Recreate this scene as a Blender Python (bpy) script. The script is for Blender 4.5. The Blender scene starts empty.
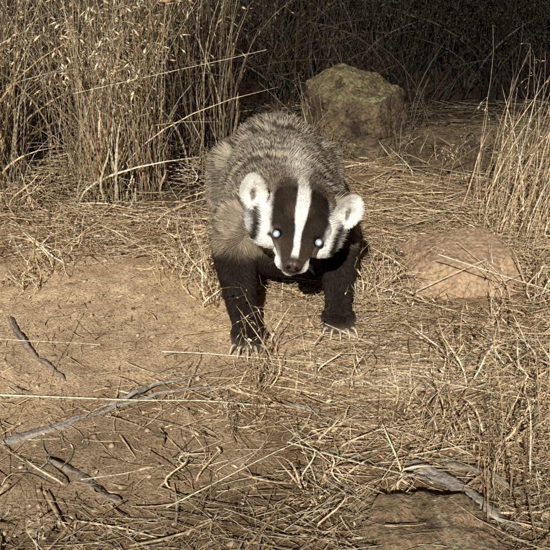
import bpy, bmesh, math, numpy as np
from mathutils import Vector, Matrix
rng=np.random.default_rng(7)
R=math.radians
scene=bpy.context.scene
# ---------------------------------------------------------------- noise
def _h(ix,iy,iz,s):
    h=(ix*73856093)^(iy*19349663)^(iz*83492791)^(s*2654435)
    h&=0x7fffffff
    h=((h^(h>>13))*1274126177)&0x7fffffff
    h=((h^(h>>15))*668265263)&0x7fffffff
    return (h^(h>>12))/float(0x7fffffff)*2-1
def vn(p,s=0):
    p=np.asarray(p,dtype=np.float64)
    i=np.floor(p).astype(np.int64); f=p-i; f=f*f*(3-2*f)
    x,y,z=i[...,0],i[...,1],i[...,2]; fx,fy,fz=f[...,0],f[...,1],f[...,2]
    def L(a,b,t): return a+(b-a)*t
    r0=L(L(_h(x,y,z,s),_h(x+1,y,z,s),fx),L(_h(x,y+1,z,s),_h(x+1,y+1,z,s),fx),fy)
    r1=L(L(_h(x,y,z+1,s),_h(x+1,y,z+1,s),fx),L(_h(x,y+1,z+1,s),_h(x+1,y+1,z+1,s),fx),fy)
    return L(r0,r1,fz)
def fbm(p,s=0,o=4):
    a=1;t=0;r=0
    for k in range(o):
        r=r+a*vn(p*2**k,s+k*17); t+=a; a*=.5
    return r/t
def vec3n(p,s=0): return np.stack([vn(p,s),vn(p,s+101),vn(p,s+202)],-1)
def P2(x,y): return np.stack([x,y,np.zeros_like(x)],-1)
def ss(a,b,x):
    t=np.clip((x-a)/(b-a),0,1); return t*t*(3-2*t)
def hgt(x,y):
    x=np.asarray(x,float);y=np.asarray(y,float)
    far=1+ss(3,12,np.hypot(x,y-1.5))*6
    calm=.35+.65*ss(.15,.5,np.hypot((x-.03),(y-1.45)*.6))
    h=.020*far*fbm(P2(x,y)*2.3,3,3)*calm+.008*fbm(P2(x,y)*14,5,3)*calm+.0028*fbm(P2(x,y)*60,9,2)
    return h
def unit(v): return v/np.maximum(np.linalg.norm(v,axis=-1,keepdims=True),1e-9)
# ---------------------------------------------------------------- materials
def mat(name): 
    m=bpy.data.materials.new(name); m.use_nodes=True
    nt=m.node_tree; return m,nt,nt.nodes['Principled BSDF']
def attr_mat(name,rough=.6,spec=.3,noise=0,bump=0,attr='col',det=3):
    m,nt,b=mat(name)
    a=nt.nodes.new('ShaderNodeAttribute'); a.attribute_name=attr
    src=a.outputs['Color']
    if noise:
        tc=nt.nodes.new('ShaderNodeNewGeometry')
        n=nt.nodes.new('ShaderNodeTexNoise'); n.inputs['Scale'].default_value=noise; n.inputs['Detail'].default_value=det
        nt.links.new(tc.outputs['Position'],n.inputs['Vector'])
        mr=nt.nodes.new('ShaderNodeMapRange'); mr.inputs['From Min'].default_value=.3; mr.inputs['From Max'].default_value=.7
        mr.inputs['To Min'].default_value=.62; mr.inputs['To Max'].default_value=1.25
        nt.links.new(n.outputs['Fac'],mr.inputs['Value'])
        mx=nt.nodes.new('ShaderNodeVectorMath'); mx.operation='SCALE'
        nt.links.new(src,mx.inputs[0]); nt.links.new(mr.outputs[0],mx.inputs['Scale']); src=mx.outputs[0]
        if bump:
            bp=nt.nodes.new('ShaderNodeBump'); bp.inputs['Strength'].default_value=bump; bp.inputs['Distance'].default_value=.004
            nt.links.new(n.outputs['Fac'],bp.inputs['Height']); nt.links.new(bp.outputs[0],b.inputs['Normal'])
    nt.links.new(src,b.inputs['Base Color'])
    b.inputs['Roughness'].default_value=rough; b.inputs['Specular IOR Level'].default_value=spec
    return m
M_straw=attr_mat('straw',.55,.25,noise=180,det=0)
M_fur=attr_mat('fur',.6,.2)
M_skin=attr_mat('hide',.9,.05)
M_claw=attr_mat('horn',.35,.4,noise=300)
M_wood=attr_mat('weathered_wood',.9,.08,noise=220,bump=.9)
M_clod=attr_mat('clod',.95,.05,noise=150,det=1)
# ---------------------------------------------------------------- mesh helpers
class Acc:
    def __init__(s): s.v=[];s.f3=[];s.f4=[];s.c=[];s.n=0
    def add(s,v,f,c):
        v=v.reshape(-1,3); c=np.broadcast_to(c,v.shape).reshape(-1,3)
        f=f+s.n; (s.f4 if f.shape[1]==4 else s.f3).append(f)
        s.v.append(v); s.c.append(c); s.n+=len(v)
    def build(s,name,m,smooth=True,parent=None):
        v=np.concatenate(s.v).astype(np.float32); c=np.concatenate(s.c)
        f4=np.concatenate(s.f4) if s.f4 else np.zeros((0,4),int)
        f3=np.concatenate(s.f3) if s.f3 else np.zeros((0,3),int)
        me=bpy.data.meshes.new(name)
        me.vertices.add(len(v)); me.vertices.foreach_set('co',v.ravel())
        idx=np.concatenate([f4.ravel(),f3.ravel()]).astype(np.int32)
        st=np.concatenate([np.arange(len(f4))*4,len(f4)*4+np.arange(len(f3))*3]).astype(np.int32)
        me.loops.add(len(idx)); me.loops.foreach_set('vertex_index',idx)
        me.polygons.add(len(st)); me.polygons.foreach_set('loop_start',st)
        me.update(calc_edges=True)
        if smooth: me.polygons.foreach_set('use_smooth',np.ones(len(st),bool))
        a=me.attributes.new('col','FLOAT_COLOR','POINT')
        a.data.foreach_set('color',np.concatenate([np.clip(c,0,1),np.ones((len(c),1))],1).astype(np.float32).ravel())
        me.materials.append(m)
        o=bpy.data.objects.new(name,me); scene.collection.objects.link(o)
        if parent: o.parent=parent
        return o
def tubes(acc,P,rad,col,S=3):
    N,K,_=P.shape
    T=np.empty_like(P); T[:,1:-1]=P[:,2:]-P[:,:-2]; T[:,0]=P[:,1]-P[:,0]; T[:,-1]=P[:,-1]-P[:,-2]; T=unit(T)
    ref=unit(rng.normal(size=(N,1,3))); a=unit(np.cross(T,ref)); b=np.cross(T,a)
    ang=np.arange(S)*2*math.pi/S
    V=P[:,:,None,:]+rad[:,:,None,None]*(np.cos(ang)[None,None,:,None]*a[:,:,None,:]+np.sin(ang)[None,None,:,None]*b[:,:,None,:])
    n=np.arange(N)[:,None,None]*K*S; k=np.arange(K-1)[None,:,None]*S; s=np.arange(S)[None,None,:]; s2=(s+1)%S
    F=np.stack([n+k+s,n+k+s2,n+k+S+s2,n+k+S+s],-1).reshape(-1,4)
    if col.ndim==2: col=np.repeat(col[:,None,:],K,1)
    C=np.repeat(col[:,:,None,:],S,2)
    acc.add(V,F,C.reshape(-1,3))
def ribbons(acc,P,w,col,side=None):
    N,K,_=P.shape
    if side is None: side=unit(rng.normal(size=(N,1,3)))
    T=np.empty_like(P); T[:,1:]=P[:,1:]-P[:,:-1]; T[:,0]=T[:,1]; T=unit(T)
    a=unit(np.cross(T,side)); b=np.cross(T,a)
    V=np.stack([P-a*w[...,None],P+b*w[...,None]*.35,P+a*w[...,None]],2)
    n=np.arange(N)[:,None,None]*K*3; k=np.arange(K-1)[None,:,None]*3; s=np.arange(2)[None,None,:]
    F=np.stack([n+k+s,n+k+s+1,n+k+3+s+1,n+k+3+s],-1).reshape(-1,4)
    if col.ndim==2: col=np.repeat(col[:,None,:],K,1)
    acc.add(V,F,np.repeat(col[:,:,None,:],3,2).reshape(-1,3))
def lenses(acc,C,D,L,W,col):
    N=len(C); D=unit(D); a=unit(np.cross(D,rng.normal(size=(N,3)))); b=np.cross(D,a)
    W=W[:,None]; L=L[:,None]
    m=C+D*L*.35; q=[C,m+a*W,m+b*W*.6,m-a*W,m-b*W*.6,C+D*L]
    V=np.stack(q,1)
    t=np.array([[0,1,2],[0,2,3],[0,3,4],[0,4,1],[5,2,1],[5,3,2],[5,4,3],[5,1,4]])
    F=(np.arange(N)[:,None,None]*6+t[None]).reshape(-1,3)
    acc.add(V,F,np.repeat(col[:,None,:],6,1).reshape(-1,3))
PAL=np.array([[.77,.60,.37],[.66,.49,.285],[.85,.72,.51],[.42,.285,.155],[.18,.115,.065],[.58,.495,.38]])
def straw_col(N,w=(.28,.26,.14,.16,.08,.08)):
    c=PAL[rng.choice(6,size=N,p=np.array(w)/sum(w))]
    return c*rng.uniform(.75,1.15,(N,1))
# ---------------------------------------------------------------- ground
def axis(a,b,st,lim):
    m=list(np.arange(a,b,st)); s=st;x=m[-1];r=[]
    while x<lim: s*=1.35; x+=s; r.append(x)
    s=st;x=m[0];l=[]
    while x>-lim: s*=1.35; x-=s; l.append(x)
    return np.array(l[::-1]+m+r)
xs=axis(-1.2,1.2,.009,120); ys=axis(.6,3.2,.010,120)
X,Y=np.meshgrid(xs,ys); Z=hgt(X.ravel(),Y.ravel())
V=np.stack([X.ravel(),Y.ravel(),Z],-1)
nx,ny=len(xs),len(ys); j,i=np.meshgrid(np.arange(ny-1),np.arange(nx-1),indexing='ij')
b0=(j*nx+i).ravel(); F=np.stack([b0,b0+1,b0+nx+1,b0+nx],-1)
def dirt(x,y):
    d=np.hypot((x+.36)/.44,(y-1.36)/.27)+.25*fbm(P2(x,y)*6,31,3)
    a=1-ss(.75,1.15,d)
    d2=np.hypot((x+.30)/.34,(y-.95)/.16)+.3*fbm(P2(x,y)*7,33,3)
    return np.maximum(a,.75*(1-ss(.6,1.1,d2)))
def gap_shade(x,y):  # shade between stems and far falloff, painted into the ground colour
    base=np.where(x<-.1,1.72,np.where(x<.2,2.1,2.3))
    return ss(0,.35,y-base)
D=dirt(V[:,0],V[:,1])[:,None]; U=gap_shade(V[:,0],V[:,1])[:,None]
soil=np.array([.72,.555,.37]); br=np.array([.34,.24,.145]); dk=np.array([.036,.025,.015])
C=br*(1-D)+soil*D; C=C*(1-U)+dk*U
C=C*(1+.25*fbm(V*9,41,3)[:,None])
vignette=ss(1.05,.80,V[:,1]+.35*fbm(V*4,47,3))[:,None]; C=C*(1-.34*vignette)  # vignette painted into the soil colour, darker towards the near edge
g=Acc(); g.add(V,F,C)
M_ground,nt,b=mat('dusty_soil')
at=nt.nodes.new('ShaderNodeAttribute'); at.attribute_name='col'
ge=nt.nodes.new('ShaderNodeNewGeometry')
n1=nt.nodes.new('ShaderNodeTexNoise'); n1.inputs['Scale'].default_value=28; n1.inputs['Detail'].default_value=4; n1.inputs['Roughness'].default_value=.7
n2=nt.nodes.new('ShaderNodeTexNoise'); n2.inputs['Scale'].default_value=300; n2.inputs['Detail'].default_value=3; n2.inputs['Roughness'].default_value=.7
for n in (n1,n2): nt.links.new(ge.outputs['Position'],n.inputs['Vector'])
cr=nt.nodes.new('ShaderNodeValToRGB'); cr.color_ramp.elements[0].position=.32; cr.color_ramp.elements[0].color=(.68,.62,.55,1)
cr.color_ramp.elements[1].position=.64; cr.color_ramp.elements[1].color=(1.14,1.12,1.08,1)
cr2=nt.nodes.new('ShaderNodeValToRGB'); cr2.color_ramp.elements[0].position=.36; cr2.color_ramp.elements[0].color=(.45,.39,.33,1)
cr2.color_ramp.elements[1].position=.52; cr2.color_ramp.elements[1].color=(1.1,1.1,1.1,1)
nt.links.new(n1.outputs['Fac'],cr.inputs[0]); nt.links.new(n2.outputs['Fac'],cr2.inputs[0])
m1=nt.nodes.new('ShaderNodeVectorMath'); m1.operation='MULTIPLY'; m2=nt.nodes.new('ShaderNodeVectorMath'); m2.operation='MULTIPLY'
nt.links.new(at.outputs['Color'],m1.inputs[0]); nt.links.new(cr.outputs[0],m1.inputs[1])
nt.links.new(m1.outputs[0],m2.inputs[0]); nt.links.new(cr2.outputs[0],m2.inputs[1]); nt.links.new(m2.outputs[0],b.inputs['Base Color'])
ad=nt.nodes.new('ShaderNodeMath'); nt.links.new(n1.outputs['Fac'],ad.inputs[0]); nt.links.new(n2.outputs['Fac'],ad.inputs[1])
bp=nt.nodes.new('ShaderNodeBump'); bp.inputs['Strength'].default_value=.9; bp.inputs['Distance'].default_value=.005
nt.links.new(ad.outputs[0],bp.inputs['Height']); nt.links.new(bp.outputs[0],b.inputs['Normal'])
b.inputs['Roughness'].default_value=.95; b.inputs['Specular IOR Level'].default_value=.1
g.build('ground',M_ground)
def ico(sub):
    bm=bmesh.new(); bmesh.ops.create_icosphere(bm,subdivisions=sub,radius=1)
    v=np.array([x.co[:] for x in bm.verts]); f=np.array([[q.index for q in t.verts] for t in bm.faces]); bm.free(); return v,f
iv,iF=ico(1); cl=Acc(); N=10000
x=rng.uniform(-.9,.9,N); y=.7+rng.uniform(0,1,N)**1.2*1.6; s=.0009+.0050*rng.uniform(0,1,N)**5
v=iv[None]*(1+.35*rng.normal(size=(N,len(iv),1)).clip(-1,1))*s[:,None,None]*np.array([1,1,.65])
v=v+np.stack([x,y,hgt(x,y)],-1)[:,None]
c=np.array([.50,.375,.24])*rng.uniform(.35,1.2,(N,1))
cl.add(v,(np.arange(N)[:,None,None]*len(iv)+iF[None]).reshape(-1,3),np.repeat(c[:,None],len(iv),1).reshape(-1,3))
cl.build('soil_gravel',M_clod)
# ---------------------------------------------------------------- rocks
def rock_mat(name,base,dark,lich,amount,sc=22,bd=.010):
    m,nt,b=mat(name); ge=nt.nodes.new('ShaderNodeNewGeometry')
    def noise(sc,d=4,r=.68):
        n=nt.nodes.new('ShaderNodeTexNoise'); n.inputs['Scale'].default_value=sc; n.inputs['Detail'].default_value=d; n.inputs['Roughness'].default_value=r
        nt.links.new(ge.outputs['Position'],n.inputs['Vector']); return n.outputs['Fac']
    def ramp(f,p0,c0,p1,c1):
        c=nt.nodes.new('ShaderNodeValToRGB'); c.color_ramp.elements[0].position=p0; c.color_ramp.elements[0].color=(*c0,1)
        c.color_ramp.elements[1].position=p1; c.color_ramp.elements[1].color=(*c1,1); nt.links.new(f,c.inputs[0]); return c.outputs[0]
    na=noise(sc); nb=noise(130)
    A=ramp(na,.32,dark,.66,base); B=ramp(nb,.35,(.5,.5,.5),.6,(1.15,1.15,1.15))
    mu=nt.nodes.new('ShaderNodeVectorMath'); mu.operation='MULTIPLY'; nt.links.new(A,mu.inputs[0]); nt.links.new(B,mu.inputs[1])
    sp=nt.nodes.new('ShaderNodeSeparateXYZ'); nt.links.new(ge.outputs['Normal'],sp.inputs[0])
    a=nt.nodes.new('ShaderNodeMath'); a.operation='MULTIPLY_ADD'; nt.links.new(sp.outputs['Z'],a.inputs[0]); a.inputs[1].default_value=.35; 
    nc=noise(40,4,.75); nt.links.new(nc,a.inputs[2])
    k=nt.nodes.new('ShaderNodeMapRange'); k.inputs['From Min'].default_value=.86-amount; k.inputs['From Max'].default_value=.98-amount; nt.links.new(a.outputs[0],k.inputs['Value'])
    mx=nt.nodes.new('ShaderNodeMix'); mx.data_type='RGBA'; nt.links.new(k.outputs[0],mx.inputs[0]); nt.links.new(mu.outputs[0],mx.inputs[6])
    L=ramp(nb,.38,tuple(q*.3 for q in lich),.62,lich); nt.links.new(L,mx.inputs[7])
    nt.links.new(mx.outputs[2],b.inputs['Base Color']); b.inputs['Roughness'].default_value=.9; b.inputs['Specular IOR Level'].default_value=.15
    ad=nt.nodes.new('ShaderNodeMath'); nt.links.new(na,ad.inputs[0]); nt.links.new(nb,ad.inputs[1])
    bp=nt.nodes.new('ShaderNodeBump'); bp.inputs['Strength'].default_value=1; bp.inputs['Distance'].default_value=bd; nt.links.new(ad.outputs[0],bp.inputs['Height']); nt.links.new(bp.outputs[0],b.inputs['Normal'])
    return m
rv,rF=ico(7)
def rock(name,loc,size,planes,m,seed,sharp=14,rough=.05,crack=.045):
    n=unit(np.array([p[:3] for p in planes],float)); d=np.array([p[3] for p in planes])
    q=np.maximum(rv@n.T,1e-4)/d
    r=1/(np.sum(q**sharp,1)**(1/sharp))
    v=rv*r[:,None]; v=v*(1+rough*fbm(v*2.2+seed,seed,5)[:,None]*2-.035*np.abs(fbm(v*6+seed,seed+3,4))[:,None]*2)
    ck=np.abs(vn(v*np.array([2.2,2.2,3.4])+.35*vec3n(v*4,seed)+seed,seed+8)); v=v*(1-crack*(1-ss(0,.07,ck)))[:,None]
    v=v*np.array(size)+np.array(loc)
    a=Acc(); a.add(v,rF,np.full_like(v,.3)); return a.build(name,m)
MR1=rock_mat('lichen_rock',(.25,.18,.105),(.05,.035,.022),(.36,.34,.16),.08)
MR2=rock_mat('tan_rock',(.54,.375,.235),(.40,.27,.165),(.56,.46,.32),-.12,30,.003)
MR3=rock_mat('brown_rock',(.20,.14,.082),(.07,.048,.029),(.25,.20,.12),-.1)
MR4=rock_mat('earthy_rock',(.40,.28,.17),(.14,.095,.055),(.52,.46,.30),-.0)
box=lambda t:[(0,0,1,t),(0,0,-1,1),(1,0,0,1),(-1,0,0,1),(0,1,0,1),(0,-1,0,1)]
rock('lichen_boulder',(.225,2.34,.066),(.130,.11,.110),[(.14,-.50,1,.90),(0,0,-1,1),(1,-.34,.16,.80),(-1,-.25,.02,.86),(0,1,0,1),(-.22,-1,.18,.86),(.7,-.9,.25,.90),(-.7,-.3,1.1,1.02),(.6,-.1,1.2,1.00),(-.6,-.8,.1,.92)],MR1,3,34,.055)
rock('flat_rock',(.380,1.56,.002),(.122,.10,.072),[(.12,-.20,1,.74),(0,0,-1,1),(1,.2,.4,.86),(-1,0,.6,.90),(0,1,.2,1),(.1,-1,.5,.84),(.7,-.7,.6,.86),(-.6,-.7,.9,.95),(-.5,.1,1,.86)],MR2,11,26,.05,.02)
rock('brown_rock',(.46,2.22,.0),(.125,.10,.066),[(.1,-.3,1,.7),(0,0,-1,1),(1,0,.3,.9),(-1,0,.5,.9),(0,1,0,1),(0,-1,.5,.9)],MR3,23,12,.10)
rock('brown_rock.001',(.19,.835,-.006),(.10,.055,.032),[(.1,-.3,1,.8),(0,0,-1,1),(1,0,.3,.9),(-1,0,.5,.9),(0,1,.2,1),(0,-1,.5,.9)],MR4,37,8,.17)
rock('brown_rock.002',(-.46,.80,-.008),(.13,.06,.03),[(.1,-.3,1,.8),(0,0,-1,1),(1,0,.3,.9),(-1,0,.5,.9),(0,1,.2,1),(0,-1,.5,.9)],MR4,51,8,.15)
rock('small_stone',(-.17,1.02,.006),(.010,.008,.007),box(.8),MR4,61,5,.1)
# ---------------------------------------------------------------- dead sticks
def stick(name,pts,r0,r1,flat=1,seed=0,col=(.36,.31,.26)):
    pts=np.array(pts,float); K=90; t=np.linspace(0,len(pts)-1,K); k=np.minimum(t.astype(int),len(pts)-2); f=(t-k)[:,None]
    P=pts[k]*(1-f)+pts[k+1]*f
    P=P+.005*vec3n(P*22+seed,seed)*np.array([1,1,.4])+.0015*vec3n(P*80+seed,seed+3); P[:,2]+=hgt(P[:,0],P[:,1])-.002
    rad=np.linspace(r0,r1,K)*(1+.3*vn(P*50,seed+5)); tt=np.linspace(0,1,K); rad*=np.clip(np.minimum(tt,1-tt)*14,.15,1)
    a=Acc(); S=12
    T=unit(np.gradient(P,axis=0)); A=unit(np.cross(T,[0,0,1])); B=np.cross(A,T)
    ang=np.arange(S)*2*math.pi/S
    rr=rad[:,None]*(1+.5*vn(np.stack(np.broadcast_arrays(np.arange(K)[:,None]*.06,np.cos(ang)[None]*2.4+seed,np.sin(ang)[None]*2.4),-1),seed))
    V=P[:,None]+rr[...,None]*(np.cos(ang)[None,:,None]*A[:,None]+flat*np.sin(ang)[None,:,None]*B[:,None])
    k=np.arange(K-1)[:,None]*S; s=np.arange(S)[None]; s2=(s+1)%S
    F=np.stack([k+s,k+s2,k+S+s2,k+S+s],-1).reshape(-1,4)
    C=np.array(col)*(1+.6*vn(np.stack(np.broadcast_arrays(np.arange(K)[:,None]*.08,np.cos(ang)[None]*4,np.sin(ang)[None]*4+seed),-1),seed+9))[...,None]
    a.add(V,F,C.reshape(-1,3)); return a.build(name,M_wood)
stick('dead_stick',[(-.42,1.005,.004),(-.28,1.073,.006),(-.21,1.12,.007),(-.09,1.155,.009)],.0065,.0025,.7,1)
stick('dead_stick.001',[(-.49,1.38,.004),(-.41,1.25,.004),(-.335,1.165,.004)],.0060,.0035,.7,2,(.30,.24,.18))
stick('dead_stick.002',[(-.33,.99,.003),(-.27,.95,.003),(-.2,.89,.003)],.0062,.0045,.6,3,(.28,.22,.17))
stick('dead_stick.003',[(-.26,1.09,.010),(-.20,1.15,.012),(-.13,1.18,.008)],.0045,.0018,.8,4)
stick('dead_stick.004',[(.01,1.11,.006),(.10,1.07,.006),(.19,1.04,.006)],.0065,.003,.6,5,(.38,.32,.25))
stick('dead_stick.005',[(.05,1.00,.005),(.14,.975,.005)],.004,.002,.8,6)
stick('bark_piece',[(.185,.960,.014),(.24,.92,.016),(.315,.84,.012)],.014,.009,.28,7,(.34,.29,.235))
stick('bark_piece.001',[(.23,.965,.012),(.30,.94,.016),(.35,.90,.01)],.008,.004,.35,8,(.28,.23,.17))
# ---------------------------------------------------------------- straw litter
li=Acc()
def dim(x,y):  # flash falloff painted into the straw colour, stronger far back and right
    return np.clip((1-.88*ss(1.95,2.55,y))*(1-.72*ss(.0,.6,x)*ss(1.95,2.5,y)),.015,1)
def litter(N,xr,yr,Lr,rr,lift,keep,cs=.09):
    x=rng.uniform(*xr,N*3); y=rng.uniform(*yr,N*3); k=rng.uniform(0,1,N*3)<keep(x,y); x=x[k][:N]; y=y[k][:N]; n=len(x)
    a=rng.normal(.15,.95,n); L=rng.uniform(0,1,n)**2*(Lr[1]-Lr[0])+Lr[0]; K=5
    t=np.linspace(-.5,.5,K)[None]; dx,dy=np.cos(a)[:,None],np.sin(a)[:,None]; cv=rng.normal(0,cs,n)[:,None]*L[:,None]*(t*t*4)
    px=x[:,None]+dx*L[:,None]*t-dy*cv; py=y[:,None]+dy*L[:,None]*t+dx*cv
    z=hgt(px,py)*.5+hgt(x,y)[:,None]*.5+np.abs(rng.normal(0,lift,n))[:,None]+rng.normal(0,.10,n)[:,None]*L[:,None]*t+.0012
    z=np.maximum(z,hgt(px,py)+.0006)
    P=np.stack([px,py,z],-1); r=rng.uniform(rr[0],rr[1],n)[:,None]*np.linspace(1,.5,K)[None]
    c=straw_col(n)
    c=c*(.26+.74*dim(x,y))[:,None]*(1-.28*ss(1.0,.8,y))[:,None]  # far falloff and near-edge vignette multiplied into the litter colour
    h=n//4
    tubes(li,P[h:],r[h:],c[h:]); ribbons(li,P[:h],r[:h]*1.9*np.array([.4,1,1.1,.9,.2]),c[:h],np.array([[[0,0,1.]]])+rng.normal(0,.4,(h,1,3)))
kp=lambda x,y:(1-.93*dirt(x,y))*(.45+.55*ss(-.3,.4,fbm(P2(x,y)*5,71,3)))*np.where((np.hypot((x-.38)/.12,(y-1.53)/.10)<1),.05,1)*np.where((np.hypot((x-.19)/.09,(y-.84)/.05)<1),.4,1)*np.where((np.hypot((x-.26)/.09,(y-.90)/.05)<1),.45,1)
litter(12000,(-.75,.85),(.78,1.9),(.006,.07),(.0003,.0010),.004,kp)
litter(2200,(-.75,.9),(.78,2.2),(.06,.24),(.0004,.0010),.010,kp,.05)
litter(5500,(-.85,1.0),(1.5,2.7),(.02,.18),(.0005,.0012),.012,lambda x,y:kp(x,y)*(1-.4*(np.hypot((x-.22)/.16,(y-2.33)/.14)<1)))
litter(3300,(.05,.8),(.78,1.7),(.03,.17),(.0004,.0010),.010,kp,.05)
litter(1300,(-.8,.2),(.78,1.6),(.003,.03),(.0003,.0008),.0015,lambda x,y:dirt(x,y))
li.build('straw_litter',M_straw)
ls=Acc()
def stem(p0,p1,r,c,sag=0,K=12):
    p0,p1=np.array(p0,float),np.array(p1,float); t=np.linspace(0,1,K)[:,None]
    P=p0*(1-t)+p1*t; P=P+.004*vec3n(P*9,5)*np.array([1,1,.5]); P[:,2]-=sag*np.sin(t[:,0]*math.pi)
    P[:,2]=np.maximum(P[:,2],hgt(P[:,0],P[:,1])+r)
    tubes(ls,P[None],np.linspace(r,r*.55,K)[None],np.array([c]),6)
W=(.84,.72,.49)
stem((-.44,1.11,.02),(0,1.088,.016),.0015,W); stem((-.19,1.233,.02),(.10,1.19,.02),.0012,W)
stem((.30,1.435,.10),(.51,1.37,.055),.0012,(.78,.70,.52)); stem((-.14,.86,.02),(.12,1.02,.05),.0009,W)
stem((.02,.99,.02),(.20,.90,.03),.001,W); stem((-.02,1.2,.02),(.10,1.13,.03),.001,W); stem((.12,1.5,.03),(.34,1.33,.03),.0009,W)
stem((-.44,1.87,.28),(-.02,1.93,.36),.0008,W); stem((.25,1.15,.02),(.47,1.05,.03),.001,W); stem((-.5,1.28,.02),(-.3,1.27,.01),.0009,W)
stem((.26,1.44,.02),(.40,1.47,.075),.0009,W); stem((.44,1.44,.03),(.36,1.56,.07),.0008,W)
ls.build('long_straw_stems',M_straw)
# ---------------------------------------------------------------- standing grass
def grow(x,y,H,lean,az,droop,K=8,z0=-.004):
    n=len(x); t=np.linspace(0,1,K)[None]; H=H[:,None]
    out=lean[:,None]*t+droop[:,None]*t**3
    dx=np.cos(az)[:,None]; dy=np.sin(az)[:,None]
    w=rng.normal(0,.010,(n,2))
    px=x[:,None]+H*out*dx+w[:,:1]*np.sin(t*5); py=y[:,None]+H*out*dy+w[:,1:]*np.sin(t*4)
    pz=hgt(x,y)[:,None]+z0+H*(t-.28*np.abs(droop[:,None])*t**3-.25*lean[:,None]**2*t)
    return np.stack([px,py,pz],-1)
WB=np.array([.8,1,1,.98,.9,.75,.45,.08])[None]
def panicle(acc,P,c,nsp,Lr,rng_t=.35,W=.0016,sp=.011):
    n,K,_=P.shape
    if n==0: return
    for q in range(nsp):
        t=1-rng_t*rng.uniform(0,1,n)**1.0; f=t*(K-1); k=np.minimum(f.astype(int),K-2); f=(f-k)[:,None]
        p=P[np.arange(n),k]*(1-f)+P[np.arange(n),k+1]*f
        o=rng.normal(size=(n,3))*sp; o[:,2]=-np.abs(o[:,2])*.5; e=p+o
        D=unit(o)*.5+unit(P[:,-1]-P[:,-2])*.4+np.array([0,0,-.8])*rng.uniform(.2,1.1,(n,1))
        L=rng.uniform(Lr[0],Lr[1],n)
        pp=np.stack([p,(p+e)/2+np.array([0,0,.002]),e],1); tubes(acc,pp,np.full((n,3),.00025),c,3)
        lenses(acc,e,D,L,np.full(n,W)*rng.uniform(.7,1.4,n),c*rng.uniform(.85,1.25,(n,1)))
        h=rng.uniform(0,1,n)<.4; D=unit(D); aw=np.stack([e+D*L[:,None]*.8,e+D*L[:,None]*1.5,e+(D+rng.normal(0,.25,(n,3)))*L[:,None]*2.1],1)[h]
        tubes(acc,aw,np.array([[.0002,.00015,.00007]]).repeat(len(aw),0),c[h],3)
def field(acc,N,xr,yr,Hr,keep,heads=.4,blades=1.0,nsp=6,big=.12):
    x=rng.uniform(*xr,N); y=rng.uniform(*yr,N); k=rng.uniform(0,1,N)<keep(x,y); x=x[k]; y=y[k]; n=len(x)
    cx=fbm(P2(x,y)*7,91,2); H=rng.uniform(*Hr,n)*(1+.5*cx)
    az=rng.uniform(0,2*math.pi,n)*.7+vn(P2(x,y)*4,95)*3
    lean=np.clip(np.abs(rng.normal(.11,.15,n))+(rng.uniform(0,1,n)<.16)*rng.uniform(.05,.40,n),0,.5)
    lean=np.where((x>-.4)&(x<.0)&(y<2.4)&(np.cos(az)>0),lean*.25,lean)
    P=grow(x,y,H,lean,az,np.abs(rng.normal(.06,.13,n)))
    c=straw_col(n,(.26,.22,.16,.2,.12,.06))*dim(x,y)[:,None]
    r=rng.uniform(.0005,.0011,n)[:,None]*np.linspace(1,.4,P.shape[1])[None]
    g=np.linspace(.5,1.14,P.shape[1])[None,:,None]  # shade at the grass base painted in, brightening to the tips
    tubes(acc,P,r,c[:,None]*g)
    u_=rng.uniform(0,1,n); h=u_<heads
    panicle(acc,P[h],np.minimum(c[h]*1.12,.85),nsp,(.010,.024),.42)
    h=u_>1-big
    panicle(acc,P[h],np.minimum(c[h]*1.15,.85),8,(.020,.038),.45,.0032,.020)
    nb=int(n*blades); s=rng.integers(0,n,nb); hb=rng.uniform(.2,.8,nb)*H[s]
    ok=np.where((x[s]>-.4)&(x[s]<.0)&(y[s]<2.4),.35,1)
    Pb=grow(x[s]+rng.normal(0,.01,nb),y[s]+rng.normal(0,.01,nb),hb*(.6+.4*ok),np.clip(np.abs(rng.normal(.25,.25,nb)),0,.6)*ok,rng.uniform(0,6.28,nb),np.clip(np.abs(rng.normal(.4,.4,nb)),0,.9)*ok)
    cb=straw_col(nb,(.2,.24,.14,.22,.16,.06))*dim(x[s],y[s])[:,None]
    wb=(.0010+.0026*rng.uniform(0,1,nb)**2)[:,None]*WB
    ribbons(acc,Pb,wb,cb[:,None]*g)
def kt(x,y):
    edge=np.where(x<-.12,1.80+.14*fbm(P2(x,y)*4,77,2)+.24*ss(-.40,-.15,x),2.45)
    edge=np.where(x>.05,2.62+.1*fbm(P2(x,y)*4,79,2),edge)
    k=ss(0,.12,y-edge)
    k=np.where((np.abs(x-.22)<.2)&(y<2.62),0,k)
    return k*(.06+.94*ss(-.12,.30,fbm(P2(x,y)*10,97,2)))
tg=Acc()
field(tg,3900,(-.95,-.05),(1.7,2.45),(.38,.64),kt,.40,.95,big=.18)
field(tg,2500,(-1.1,1.4),(2.4,3.1),(.32,.60),lambda x,y:kt(x,y)*(1-.45*ss(.2,.9,x)),.35,1.1,4)
field(tg,1500,(-1.6,1.8),(3.1,4.2),(.4,.7),lambda x,y:.8+0*x,.12,1.0,3,.04)
tg.build('tall_dry_grass',M_straw)
tu=Acc()
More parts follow.
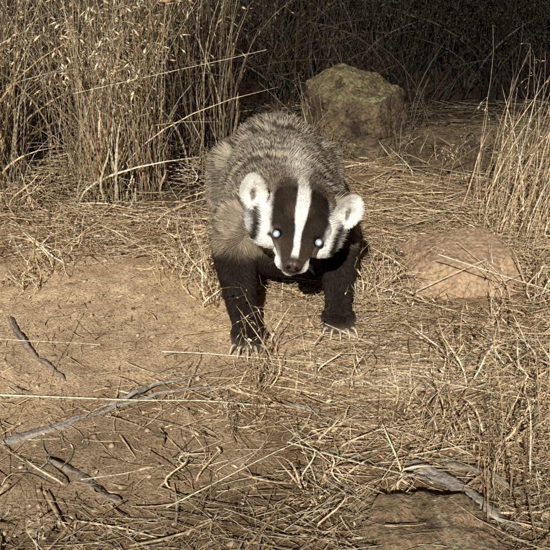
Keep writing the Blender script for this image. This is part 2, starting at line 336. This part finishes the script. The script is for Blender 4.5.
def tuft(x,y,n,H,spread=.02,lean=.35,heads=.3,az=None,col=1.0,r=.0009,blades=.5):
    X=x+rng.normal(0,spread,n); Y=y+rng.normal(0,spread,n); h=rng.uniform(.45,1,n)*H
    a=rng.uniform(0,6.28,n) if az is None else rng.normal(az,.6,n)
    P=grow(X,Y,h,np.abs(rng.normal(lean,lean*.6,n)),a,np.abs(rng.normal(.12,.18,n)))
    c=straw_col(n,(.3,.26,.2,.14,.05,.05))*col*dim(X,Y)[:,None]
    m=rng.uniform(0,1,n)<blades
    tubes(tu,P[~m],np.full((int((~m).sum()),1),r)*np.linspace(1,.4,8)[None],c[~m])
    if m.any(): ribbons(tu,P[m],np.full((int(m.sum()),1),r*1.5)*WB,c[m])
    q=(~m)&(rng.uniform(0,1,n)<heads)
    if q.any(): panicle(tu,P[q],c[q],5,(.008,.018),.3)
tuft(-.17,1.56,45,.11,.03,.5,.2); tuft(-.48,1.49,30,.08,.02,.5,.2); tuft(-.125,1.43,30,.13,.012,.4,.5)
tuft(-.025,1.16,11,.19,.012,.12,.6,None,1,.0007,.1); tuft(.0,1.24,7,.14,.014,.2,.5,None,1,.0007,.1); tuft(.17,1.44,45,.12,.03,.5,.3)
tuft(.20,1.52,40,.12,.04,.5,.2); tuft(.305,.93,14,.27,.02,.12,.5,None,.8,.0008,.2); tuft(.36,1.0,16,.22,.03,.3,.3,None,.8,.0008,.3)
tuft(.30,1.2,24,.13,.03,.5,.4); tuft(.52,1.72,50,.38,.05,.22,.2,.6,1,.0008,.3); tuft(.62,1.85,60,.45,.07,.22,.2,.9,1,.0008,.3); tuft(.52,1.9,18,.3,.05,.3,.2,.9)
tuft(.47,1.40,36,.12,.04,.5,.2); tuft(.42,1.22,26,.10,.04,.6,.2); tuft(-.11,.94,12,.07,.02,.4,.3); tuft(.25,1.06,22,.12,.03,.4,.4); tuft(.12,1.17,18,.09,.03,.6,.3)
tuft(-.03,1.03,10,.12,.02,.2,.6,None,1,.0007,.2); tuft(.05,.87,14,.08,.03,.4,.4); tuft(-.35,.85,16,.06,.04,.5,.3); tuft(.16,.90,10,.08,.02,.4,.3)
tuft(.09,2.25,30,.22,.03,.3,.4); tuft(.33,2.27,22,.14,.03,.5,.2); tuft(.15,2.2,20,.12,.03,.5,.2); tuft(.42,2.45,24,.3,.04,.3,.3); tuft(.26,1.47,18,.09,.02,.5,.2); tuft(.51,1.51,26,.12,.03,.5,.2); tuft(.38,1.42,18,.06,.035,.6,.2)
for k in range(60):
    x=rng.uniform(-.75,1.0); y=rng.uniform(1.55,2.3)
    if abs(x-.0)<.22 and y<2.05: continue
    if np.hypot((x-.375)/.16,(y-1.54)/.14)<1 or (abs(x-.22)<.17 and y<2.35): continue
    tuft(x,y,24,rng.uniform(.06,.16),.03,.6,.2)
for k in range(34):
    x=rng.uniform(.02,.75); y=rng.uniform(.78,1.35); tuft(x,y,9,rng.uniform(.03,.09),.02,.6,.3)
tu.build('dry_grass_tufts',M_straw)
sh=Acc()  # shrubs coloured almost black to stand in for light falloff at the back
for cx,cy,n,Hh in ((.95,3.1,340,.70),(1.35,2.9,280,.75),(.55,3.4,340,.75),(1.6,3.4,220,.9),(1.1,3.8,220,.9),(0,3.6,320,.8)):
    x=cx+rng.normal(0,.16,n); y=cy+rng.normal(0,.13,n)
    P=grow(x,y,rng.uniform(.4,1,n)*Hh,np.abs(rng.normal(.35,.3,n)),rng.uniform(0,6.28,n),rng.normal(0,.3,n))
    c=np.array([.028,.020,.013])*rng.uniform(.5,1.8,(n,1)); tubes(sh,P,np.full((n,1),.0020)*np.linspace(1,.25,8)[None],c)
    for q in range(12):
        t=rng.integers(3,8,n); p=P[np.arange(n),t]+rng.normal(0,.012,(n,3))
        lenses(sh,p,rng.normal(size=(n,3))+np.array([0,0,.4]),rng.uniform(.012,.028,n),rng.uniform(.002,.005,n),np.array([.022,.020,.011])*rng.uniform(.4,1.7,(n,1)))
sh.build('falloff_shrub',M_straw)
# ---------------------------------------------------------------- badger
badger=bpy.data.objects.new('american_badger',None); scene.collection.objects.link(badger)
HC=np.array([.035,1.272,.234]); pit,rol=R(8),R(12)
X0=np.array([1,0,0.]); F0=np.array([0,-math.cos(pit),-math.sin(pit)]); U0=np.array([0,-math.sin(pit),math.cos(pit)])
HU=U0*math.cos(rol)+X0*math.sin(rol); HX=X0*math.cos(rol)-U0*math.sin(rol); HF=unit(F0-.05*HX); HX=unit(HX+.05*F0)
def hw(x,f,u): return HC+x*HX+f*HF+u*HU
def hl(p): d=p-HC; return d@HX,d@HF,d@HU
sv,sF=ico(3)
body=Acc()
def ell(c,r,ax=None):
    v=sv*np.array(r)
    if ax is not None: v=v@np.array(ax)
    body.add(v+np.array(c),sF,np.zeros(3))
def cap(a,b,ra,rb,n=10):
    a,b=np.array(a,float),np.array(b,float)
    for t in np.linspace(0,1,n): ell(a*(1-t)+b*t,(ra*(1-t)+rb*t,)*3)
AX=[HX,HF,HU]
ell((.000,1.80,.146),(.104,.12,.098)); ell((.010,1.66,.142),(.118,.20,.100)); ell((.018,1.52,.142),(.118,.14,.098)); ell((.012,1.60,.110),(.112,.22,.080))
cap((.026,1.45,.176),(.037,1.34,.214),.082,.062)
for sx in (-1,1):
    ell(hw(sx*.040,-.010,-.014),(.034,.046,.034),AX)
    cap(hw(sx*.028,.02,.010),hw(sx*.014,.062,-.010),.022,.014,6)
    ell(hw(sx*.013,.068,-.027),(.014,.020,.012),AX)
ell(hw(0,-.022,.004),(.054,.060,.042),AX)
cap(hw(0,.02,-.004),hw(0,.076,-.021),.036,.0190,12)
cap(hw(0,.0,-.034),hw(0,.064,-.041),.031,.013,10)
def leg(pts,foot,fr):
    for (a,ra),(b_,rb) in zip(pts[:-1],pts[1:]): cap(a,b_,ra,rb,9)
    ell(foot,fr)
LF=[((-.058,1.46,.145),.060),((-.072,1.405,.105),.037),((-.058,1.335,.042),.024),((-.049,1.305,.024),.022)]
RF=[((.094,1.49,.145),.058),((.116,1.445,.105),.037),((.115,1.392,.042),.024),((.113,1.365,.024),.022)]
leg(LF,(-.046,1.295,.017),(.031,.037,.016)); leg(RF,(.113,1.352,.017),(.031,.037,.016))
for sx,fy in ((-1,1.76),(1,1.80)):
    leg([((sx*.075,1.79,.13),.07),((sx*.092,1.72,.085),.042),((sx*.09,1.83,.045),.022),((sx*.09,fy+.02,.018),.018)],(sx*.09,fy,.015),(.024,.042,.014))
cap((-.005,1.90,.15),(-.005,2.02,.09),.035,.018,8)
for cx,cy in ((-.046,1.295),(.113,1.352)):
    for k in range(5):
        a=(k-2)*.30; ell((cx+math.sin(a)*.036,cy-math.cos(a)*.032,.012),(.0072,.013,.009))
ob=body.build('tmp',M_skin)
md=ob.modifiers.new('r','REMESH'); md.mode='VOXEL'; md.voxel_size=.0036; md.use_smooth_shade=True
sm=ob.modifiers.new('s','SMOOTH'); sm.iterations=5; sm.factor=.5
dg=bpy.context.evaluated_depsgraph_get(); me=bpy.data.meshes.new_from_object(ob.evaluated_get(dg)); me.name='body'
bpy.data.objects.remove(ob)
bm=bmesh.new(); bm.from_mesh(me); bmesh.ops.recalc_face_normals(bm,faces=bm.faces); bm.to_mesh(me); bm.free()
nv=len(me.vertices); VV=np.empty(nv*3,np.float32); me.vertices.foreach_get('co',VV); VV=VV.reshape(-1,3).astype(float)
me.calc_loop_triangles(); TR=np.empty(len(me.loop_triangles)*3,np.int32); me.loop_triangles.foreach_get('vertices',TR); TR=TR.reshape(-1,3)
VN=np.empty(nv*3,np.float32); me.vertex_normals.foreach_get('vector',VN); VN=VN.reshape(-1,3).astype(float)
WH=np.array([.90,.88,.82]); BK=np.array([.030,.020,.014]); TAN=np.array([.36,.265,.175]); CR=np.array([.84,.77,.64]); GR=np.array([.60,.51,.39])
def mix(a,b,t): t=t[...,None]; return a*(1-t)+b*t
def colf(p):
    x,f,u=hl(p); ax=np.abs(x)
    # bars run across the back and sweep rearward down the flanks
    w=vn(p*9,7)*.018
    bx_=p[:,0]-.022
    s=p[:,1]-.60*np.sqrt(bx_**2+.0008)+w+.95*(.25-p[:,2])
    st=np.sin(2*math.pi*s/.0245+1.8*vn(p*8,19))
    brk=vn(p*np.array([26,40,30]),23)
    d=ss(-.40,.34,st+.42*brk)
    fade=.90-.28*ss(.19,.13,p[:,2])
    c=mix(np.broadcast_to(GR,p.shape)*(1+.22*vn(p*np.array([18,18,18]),27))[:,None],np.array([.022,.015,.010])+0*p,d*fade)
    c=mix(c,TAN*.6+0*p,.10+.10*vn(p*11,29)+.25*ss(.17,.11,p[:,2]))
    sh_=ss(1.50,1.39,p[:,1])*ss(.06,.12,p[:,2])
    c=mix(c,TAN*.85*(1+.6*vn(p*np.array([70,30,70]),31))[:,None],sh_*.62)
    cx=.042-.012*ss(1.6,1.8,p[:,1]); ds=np.exp(-((p[:,0]-cx-.005*vn(p*20,33))/(.012+.008*ss(1.38,1.5,p[:,1])))**2)*ss(.19,.22,p[:,2])*ss(1.74,1.54,p[:,1])
    c=mix(c,CR+0*p,np.clip(ds*1.2,0,1)*(.92-.2*ss(1.5,1.65,p[:,1])))
    lowb=ss(.095,.06,p[:,2]); c=mix(c,TAN*.6+0*p,lowb*ss(1.5,1.6,p[:,1]))
    fl=ss(1.56,1.50,p[:,1]); dl=ss(.146,.114,p[:,2]+.014*vn(p*30,35))*fl
    c=mix(c,np.array([.024,.0155,.010])+0*p,dl)
    hlg=ss(.07,.05,p[:,2])*(p[:,1]>1.62); c=mix(c,BK*1.2+0*p,hlg)
    pawc=ss(.026,.014,p[:,2])*(p[:,1]<1.45); c=mix(c,np.array([.17,.12,.085])+0*p,pawc*.7)
    # ---- head
    nz=.0035*vn(p*70,43)
    wst=.0050+.0046*ss(.06,.02,f)-.002*ss(-.02,-.06,f)
    edge=.0435-.022*ss(.035,.085,f)-.003*ss(-.02,-.07,f)
    low=-.008-.008*ss(.02,.08,f)-.22*np.maximum(0,.028-ax)
    h=np.broadcast_to(WH,p.shape)
    band=ss(edge+.003,edge-.003,ax+nz)*ss(low-.004,low+.003,u+nz)
    bcol=mix(BK+0*p,np.array([.12,.080,.050])+0*p,.5*ss(0,.5,vn(p*np.array([45,45,45]),83))+.3*ss(.05,.07,f))
    h=mix(h,bcol,band)
    stp=ss(wst+.0016,wst-.0016,np.abs(x+nz*.4))*ss(-.03,-.005,u+0*x)*ss(.098,.082,f)
    h=mix(h,WH+0*p,stp)
    bx=(ax-.0605-.22*np.maximum(0,np.abs(u+.010)-.010))/.0064; bd=np.exp(-(bx)**4)*ss(-.044,-.034,u)*ss(.022,.012,u)
    h=mix(h,BK*1.2+0*p,np.clip(bd*1.1,0,1))
    h=mix(h,BK*2.2+0*p,ss(.082,.090,f)*ss(-.045,-.03,u))
    h=mix(h,CR*.8+0*p,ss(-.034,-.05,u)*.6)
    back=ss(-.034,-.066,f+.01*vn(p*30,45)); hm=(1-back)
    nb=ss(-.12,-.06,f)*back*ss(.050,.036,ax)*ss(-.0,.02,u); 
    c=mix(c,BK*2+0*p,nb*.9*ss(.007,.011,ax)); c=mix(c,CR+0*p,nb*ss(.010,.007,ax))
    sphere=ss(.135,.11,np.linalg.norm(p-HC,axis=-1))
    c=mix(c,h,hm*sphere)
    return np.clip(c,0,1)
cv=colf(VV)*.5
a=me.attributes.new('col','FLOAT_COLOR','POINT'); a.data.foreach_set('color',np.concatenate([cv,np.ones((nv,1))],1).astype(np.float32).ravel())
me.materials.clear(); me.materials.append(M_skin)
bo=bpy.data.objects.new('body',me); scene.collection.objects.link(bo); bo.parent=badger
hx,hf,hu=hl(VV)
def surf_f(x,u,rad=.005):
    k=(np.hypot(hx-x,hu-u)<rad); return hf[k].max()
EYE=[]
for sx in (-1,1):
    f=surf_f(sx*.0320,.009); EYE.append(hw(sx*.0320,f-.0035,.009))
nf=surf_f(0,-.020)
NOSE=hw(0,nf-.003,-.017)
def sample(N,wfun):
    A=VV[TR[:,0]];B=VV[TR[:,1]];Cc=VV[TR[:,2]]; ar=np.linalg.norm(np.cross(B-A,Cc-A),axis=1)*wfun((A+B+Cc)/3)
    k=rng.choice(len(TR),N,p=ar/ar.sum()); r1=np.sqrt(rng.uniform(size=(N,1))); r2=rng.uniform(size=(N,1)); T=TR[k]
    w0,w1,w2=1-r1,r1*(1-r2),r1*r2
    return VV[T[:,0]]*w0+VV[T[:,1]]*w1+VV[T[:,2]]*w2, unit(VN[T[:,0]]*w0+VN[T[:,1]]*w1+VN[T[:,2]]*w2)
def wf(c):
    x,f,u=hl(c); head=(np.linalg.norm(c-HC,axis=-1)<.12)&(f>-.08)
    return np.where(head,np.where(f>-.04,5.0,3.),1.0)*np.where((c[:,2]<.09)&(c[:,1]>1.5),.3,1)
p,n=sample(150000,wf)
de=np.minimum(np.linalg.norm(p-EYE[0],axis=1),np.linalg.norm(p-EYE[1],axis=1)); dn=np.linalg.norm(p-NOSE,axis=1)
k=(de>.0095)&(dn>.012)&(p[:,2]>.010); p,n,de=p[k],n[k],de[k]
x,f,u=hl(p); ax=np.abs(x)
headw=ss(.13,.10,np.linalg.norm(p-HC,axis=1))*ss(-.09,-.05,f)
L=.022+.005*vn(p*8,51)
L=np.where(p[:,1]<1.47,L*.75,L)
legz=ss(.16,.09,p[:,2])*ss(1.62,1.52,p[:,1]); L=L*(1-legz)+legz*.007; L=np.where(p[:,2]<.045,.005,L)
Lh=.0030+.009*ss(.07,-.03,f)+.013*ss(.042,.062,ax)*ss(.04,-.02,f)
Lh=np.where(de<.022,.003+0*Lh,Lh)
L=L*(1-headw)+Lh*headw; L*=rng.uniform(.65,1.2,len(L))
flow=np.zeros_like(p); flow[:,1]=1; flow[:,2]=-.25-1.2*ss(.19,.10,p[:,2])
flow[:,2]-=2*legz
flow[:,0]=.45*np.tanh((p[:,0]-.01)/.06)*(1-legz)
hfw=-HF[None]+HX[None]*(np.sign(x)*.8*ss(.02,.05,ax))[:,None]+HU[None]*(-.45*ss(.04,.06,ax)+.25*ss(.02,-.0,ax)*ss(.0,.02,u))[:,None]
flow=flow*(1-headw)[:,None]+hfw*headw[:,None]
cl=vec3n(p*np.where(headw>.5,130,110)[:,None],61); cl2=vec3n(p*26,67)
flow=unit(flow)+(.28*cl+.18*cl2)*(1-.6*headw)[:,None]
t=flow-(flow*n).sum(1,keepdims=True)*n; t=unit(t)
lift=(.36*(1-headw)+.34*headw+.14*rng.normal(size=len(p)))[:,None]+.17*cl[:,:1]
K=4; s=np.linspace(0,1,K)[None,:,None]
dr=unit(t+n*lift)
P=p[:,None]+L[:,None,None]*(dr[:,None]*s+(t*.25-n*.16)[:,None]*s*s)
P=P+rng.normal(0,.10,(len(p),1,3))*L[:,None,None]*s
P[...,2]=np.maximum(P[...,2],.003)
def fur(name,P,rad,C):
    N,K,_=P.shape
    h=bpy.data.hair_curves.new(name); h.add_curves([K]*N)
    h.attributes['position'].data.foreach_set('vector',P.astype(np.float32).ravel())
    ra=h.attributes.get('radius') or h.attributes.new('radius','FLOAT','POINT'); ra.data.foreach_set('value',rad.astype(np.float32).ravel())
    ca=h.attributes.new('col','FLOAT_COLOR','POINT'); ca.data.foreach_set('color',np.concatenate([np.clip(C,0,1),np.ones((N,K,1))],2).astype(np.float32).ravel())
    h.materials.append(M_fur); o=bpy.data.objects.new(name,h); scene.collection.objects.link(o); o.parent=badger; return o
q=p[:,None]*(1-s*.8)+P*s*.8
root=colf(p)
C=np.empty_like(P)
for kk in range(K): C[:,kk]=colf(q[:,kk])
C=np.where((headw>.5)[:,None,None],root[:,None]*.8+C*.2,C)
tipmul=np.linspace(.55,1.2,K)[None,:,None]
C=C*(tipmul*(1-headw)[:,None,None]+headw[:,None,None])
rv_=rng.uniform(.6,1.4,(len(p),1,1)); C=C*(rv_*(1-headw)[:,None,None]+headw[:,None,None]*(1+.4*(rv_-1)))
guard=(rng.uniform(size=len(p))<.035)&(headw<.3)&(p[:,2]>.13); C[guard,2:]=C[guard,2:]*.4+np.array([.74,.68,.56])*.5
rad=np.array([1,.95,.7,.12])[None]*(.00048*(1-headw)+.00030*headw)[:,None]
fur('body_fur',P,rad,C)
# ears
er=Acc(); ep=[];en=[];ew=[]
for sx in (-1,1):
    c0=np.array([sx*.077,-.020,.030]); na,nr=40,10
    def hw_arr(x,f,u): return HC+x[...,None]*HX+f[...,None]*HF+u[...,None]*HU
    def earpt(r,th,off=0):
        a=.0175*r*np.cos(th); b_=.0220*r*np.sin(th); dep=-.009*(1-r*r)+off+.002*np.sin(3*th+sx)*r
        return hw_arr(c0[0]+a,c0[1]+dep-sx*a*.28-b_*.25,c0[2]+b_+.20*a*sx)
    th,rr=np.meshgrid(np.linspace(0,2*math.pi,na,endpoint=False),np.linspace(0.02,1,nr))
    Fp=earpt(rr,th,0); Bp=earpt(rr*1.04,th,-.0045)
    i_,j_=np.meshgrid(np.arange(nr-1),np.arange(na),indexing='ij'); j2=(j_+1)%na
    F=np.stack([i_*na+j_,i_*na+j2,(i_+1)*na+j2,(i_+1)*na+j_],-1).reshape(-1,4)
    core=np.clip(1-rr*1.6,0,1)[...,None]; cf=WH*(1-core)*.85+np.array([.42,.30,.22])*core
    er.add(Fp,F,cf.reshape(-1,3)); er.add(Bp,F[:,::-1],np.array([.5,.45,.38]))
    jj=np.arange(na); 
    er.add(np.concatenate([Fp[-1],Bp[-1]]),np.stack([jj,(jj+1)%na,na+(jj+1)%na,na+jj],-1),WH*.8)
    n_=6500; r_=np.sqrt(rng.uniform(.0,1,n_)); r_=np.where(rng.uniform(size=n_)<.4,rng.uniform(.8,1.02,n_),r_); t_=rng.uniform(0,2*math.pi,n_)
    pp=earpt(r_,t_,0.0); cen=earpt(np.zeros(1),np.zeros(1),0)[0]
    outd=unit(pp-cen); ln=(.004+.003*ss(.6,1,r_))*rng.uniform(.5,1.5,n_)
    nn_=vec3n(pp*160,71)
    dd=unit(outd*(.2+.9*r_[:,None])+HF*(.55-.3*r_[:,None])+HU*.25+nn_*.25+rng.normal(0,.15,(n_,3)))
    K2=4; s2=np.linspace(0,1,K2)[None,:,None]
    PE=pp[:,None]+dd[:,None]*ln[:,None,None]*s2
    off=np.hypot((r_*np.cos(t_)-sx*.05)*1.5,(r_*np.sin(t_)+.30)*.8); ce=mix(WH+np.zeros((n_,3)),np.array([.24,.17,.12])+np.zeros((n_,3)),ss(.40,.18,off)*.85)
    ep.append(PE); en.append(np.repeat(ce[:,None],K2,1)); ew.append(np.repeat(np.array([[1,.9,.7,.15]]),n_,0)*.00028)
    n_=2400; r_=np.sqrt(rng.uniform(.0,1,n_)); t_=rng.uniform(0,2*math.pi,n_); pp=earpt(r_*1.03,t_,-.0048); dd=unit(unit(pp-cen)*.8-HF*.7+rng.normal(0,.15,(n_,3)))
    PE=pp[:,None]+dd[:,None]*.006*s2; ep.append(PE); en.append(np.full((n_,K2,3),.40)*np.array([1,.9,.75])); ew.append(np.repeat(np.array([[1,.9,.7,.15]]),n_,0)*.0003)
er.build('ears',M_skin,parent=badger)
fur('ear_fur',np.concatenate(ep),np.concatenate(ew),np.concatenate(en))
def simple(name,col,rough,spec,emit=None,es=0):
    m,nt,b=mat(name); b.inputs['Base Color'].default_value=(*col,1); b.inputs['Roughness'].default_value=rough; b.inputs['Specular IOR Level'].default_value=spec
    if emit: b.inputs['Emission Color'].default_value=(*emit,1); b.inputs['Emission Strength'].default_value=es
    nz=nt.nodes.new('ShaderNodeTexNoise'); nz.inputs['Scale'].default_value=400; bp=nt.nodes.new('ShaderNodeBump'); bp.inputs['Strength'].default_value=.15; bp.inputs['Distance'].default_value=.001
    nt.links.new(nz.outputs['Fac'],bp.inputs['Height']); 
    if rough>.2: nt.links.new(bp.outputs[0],b.inputs['Normal'])
    return m
M_eye=simple('eye_dark',(.01,.008,.007),.08,.6); M_shine=simple('eyeshine_glow',(.5,.62,.7),.2,.5,(.78,.92,1.0),1.1); M_shine_rim=simple('eyeshine_rim',(.20,.25,.29),.2,.5,(.35,.5,.62),.10)  # flash reflection in the eyes made as emissive discs
for E,nm in zip(EYE,('left_eye','right_eye')):
    a=Acc(); v,f_=ico(4); a.add(v*.0080+E,f_,np.zeros(3)); a.build(nm,M_eye,parent=badger)
    for rad_,off,mm,nn in ((.0056,.0062,M_shine_rim,'_eyeshine_rim'),(.0036,.0068,M_shine,'_eyeshine')):
        k=Acc(); tdir=unit(HF*.8+HU*.35+(HX*(-.2 if nm=='left_eye' else .2)))
        A1=unit(np.cross(tdir,HU)); B1=np.cross(tdir,A1)
        vv=E+tdir*off+(v[:,:1]*A1+v[:,1:2]*B1)*rad_+v[:,2:3]*tdir*.0019; k.add(vv,f_,np.zeros(3)); k.build(nm+nn,mm,parent=badger)
M_nose=simple('nose_leather',(.075,.045,.038),.42,.4); M_nost=simple('nostril',(.004,.003,.003),.8,.1)
a=Acc(); v,f_=ico(4); w=v*np.array([.0135,.0095,.0105]); w[:,0]*=1-.35*ss(0,-1,v[:,2]); w[:,1]-=.0018*np.exp(-(v[:,0]/.12)**2)*(v[:,1]>0)
for sx in (-1,1): w[:,1]-=.004*np.exp(-(((v[:,0]-sx*.45)/.2)**2+((v[:,2]+.05)/.28)**2))*(v[:,1]>0)
a.add(NOSE+w[:,:1]*HX+w[:,1:2]*HF+w[:,2:3]*HU,f_,np.zeros(3)); a.build('nose',M_nose,parent=badger)
for sx in (-1,1):
    a=Acc(); v,f_=ico(3); w=v*np.array([.0032,.0020,.0025])+np.array([sx*.0062,.0072,-.0010]); a.add(NOSE+w[:,:1]*HX+w[:,1:2]*HF+w[:,2:3]*HU,f_,np.zeros(3)); a.build('nostril',M_nost,parent=badger)
PW=[];
for sx in (-1,1):
    for q in range(10):
        p0=hw(sx*.014,.074-rng.uniform(0,.02),-.024+rng.uniform(-.008,.008)); d=unit(HX*sx*1.0+HF*rng.uniform(-.2,.35)+HU*rng.uniform(-.5,.15)); l=rng.uniform(.012,.026)
        tt=np.linspace(0,1,5)[:,None]; PW.append(p0+d*l*tt+np.array([0,0,-.008])*tt**2)
PW=np.array(PW); fur('whiskers',PW,np.repeat(np.array([[.00018,.00016,.00012,.00008,.00004]]),len(PW),0),np.full((len(PW),5,3),.12))
ca=Acc()
def claws(cx,cy,L,base=.012,yaw=0,w=1.0):
    for k in range(5):
        a=(k-2)*.24+yaw; d=np.array([math.sin(a),-math.cos(a),0]); p0=np.array([cx,cy,0])+np.array([math.sin((k-2)*.30)*.038,-math.cos((k-2)*.30)*.040,base])
        t=np.linspace(0,1,9)[:,None]; l=L*(1-.12*abs(k-2)); P=p0+d*l*t+np.array([0,0,1])*(.008*np.sin(t*math.pi*.7)-.0150*t**2)
        P[:,2]=np.maximum(P[:,2],.002)
        r=.0032*w*np.sqrt(np.clip(1-t[:,0]*.93,0.01,1)); c=np.array([.52,.43,.31])*(1-t*.0)+np.array([.10,.09,.07])*t
        tubes(ca,P[None],r[None],c[None],8)
claws(-.046,1.295,.028,.014); claws(.113,1.352,.028,.014); claws(-.09,1.757,.014,w=.7); claws(.09,1.797,.014,w=.7)
ca.build('claws',M_claw,parent=badger)
# ---------------------------------------------------------------- light, sky, camera
el,az=R(34),R(9)
sd=Vector((-math.sin(az)*math.cos(el),-math.cos(az)*math.cos(el),math.sin(el)))
sun=bpy.data.lights.new('sun','SUN'); sun.energy=5.0; sun.angle=R(.5); sun.color=(1,.97,.90)
so=bpy.data.objects.new('sun',sun); scene.collection.objects.link(so); so.rotation_euler=sd.to_track_quat('Z','Y').to_euler(); so.location=sd*5
w=bpy.data.worlds.new('World'); scene.world=w; w.use_nodes=True; nt=w.node_tree
sk=nt.nodes.new('ShaderNodeTexSky'); sk.sky_type='NISHITA'; sk.sun_disc=False; sk.sun_elevation=el; sk.sun_rotation=math.atan2(sd.x,sd.y)
bg=nt.nodes['Background']; bg.inputs['Strength'].default_value=.002; nt.links.new(sk.outputs[0],bg.inputs[0])
cam=bpy.data.cameras.new('camera'); cam.sensor_width=36; cam.lens=18/math.tan(R(17.5)); cam.clip_start=.02; cam.clip_end=500
co=bpy.data.objects.new('camera',cam); scene.collection.objects.link(co); co.location=(0,0,.8); co.rotation_euler=(R(90-27.3),0,0); scene.camera=co
scene.view_settings.view_transform='Standard'; scene.view_settings.look='None'; scene.view_settings.exposure=0
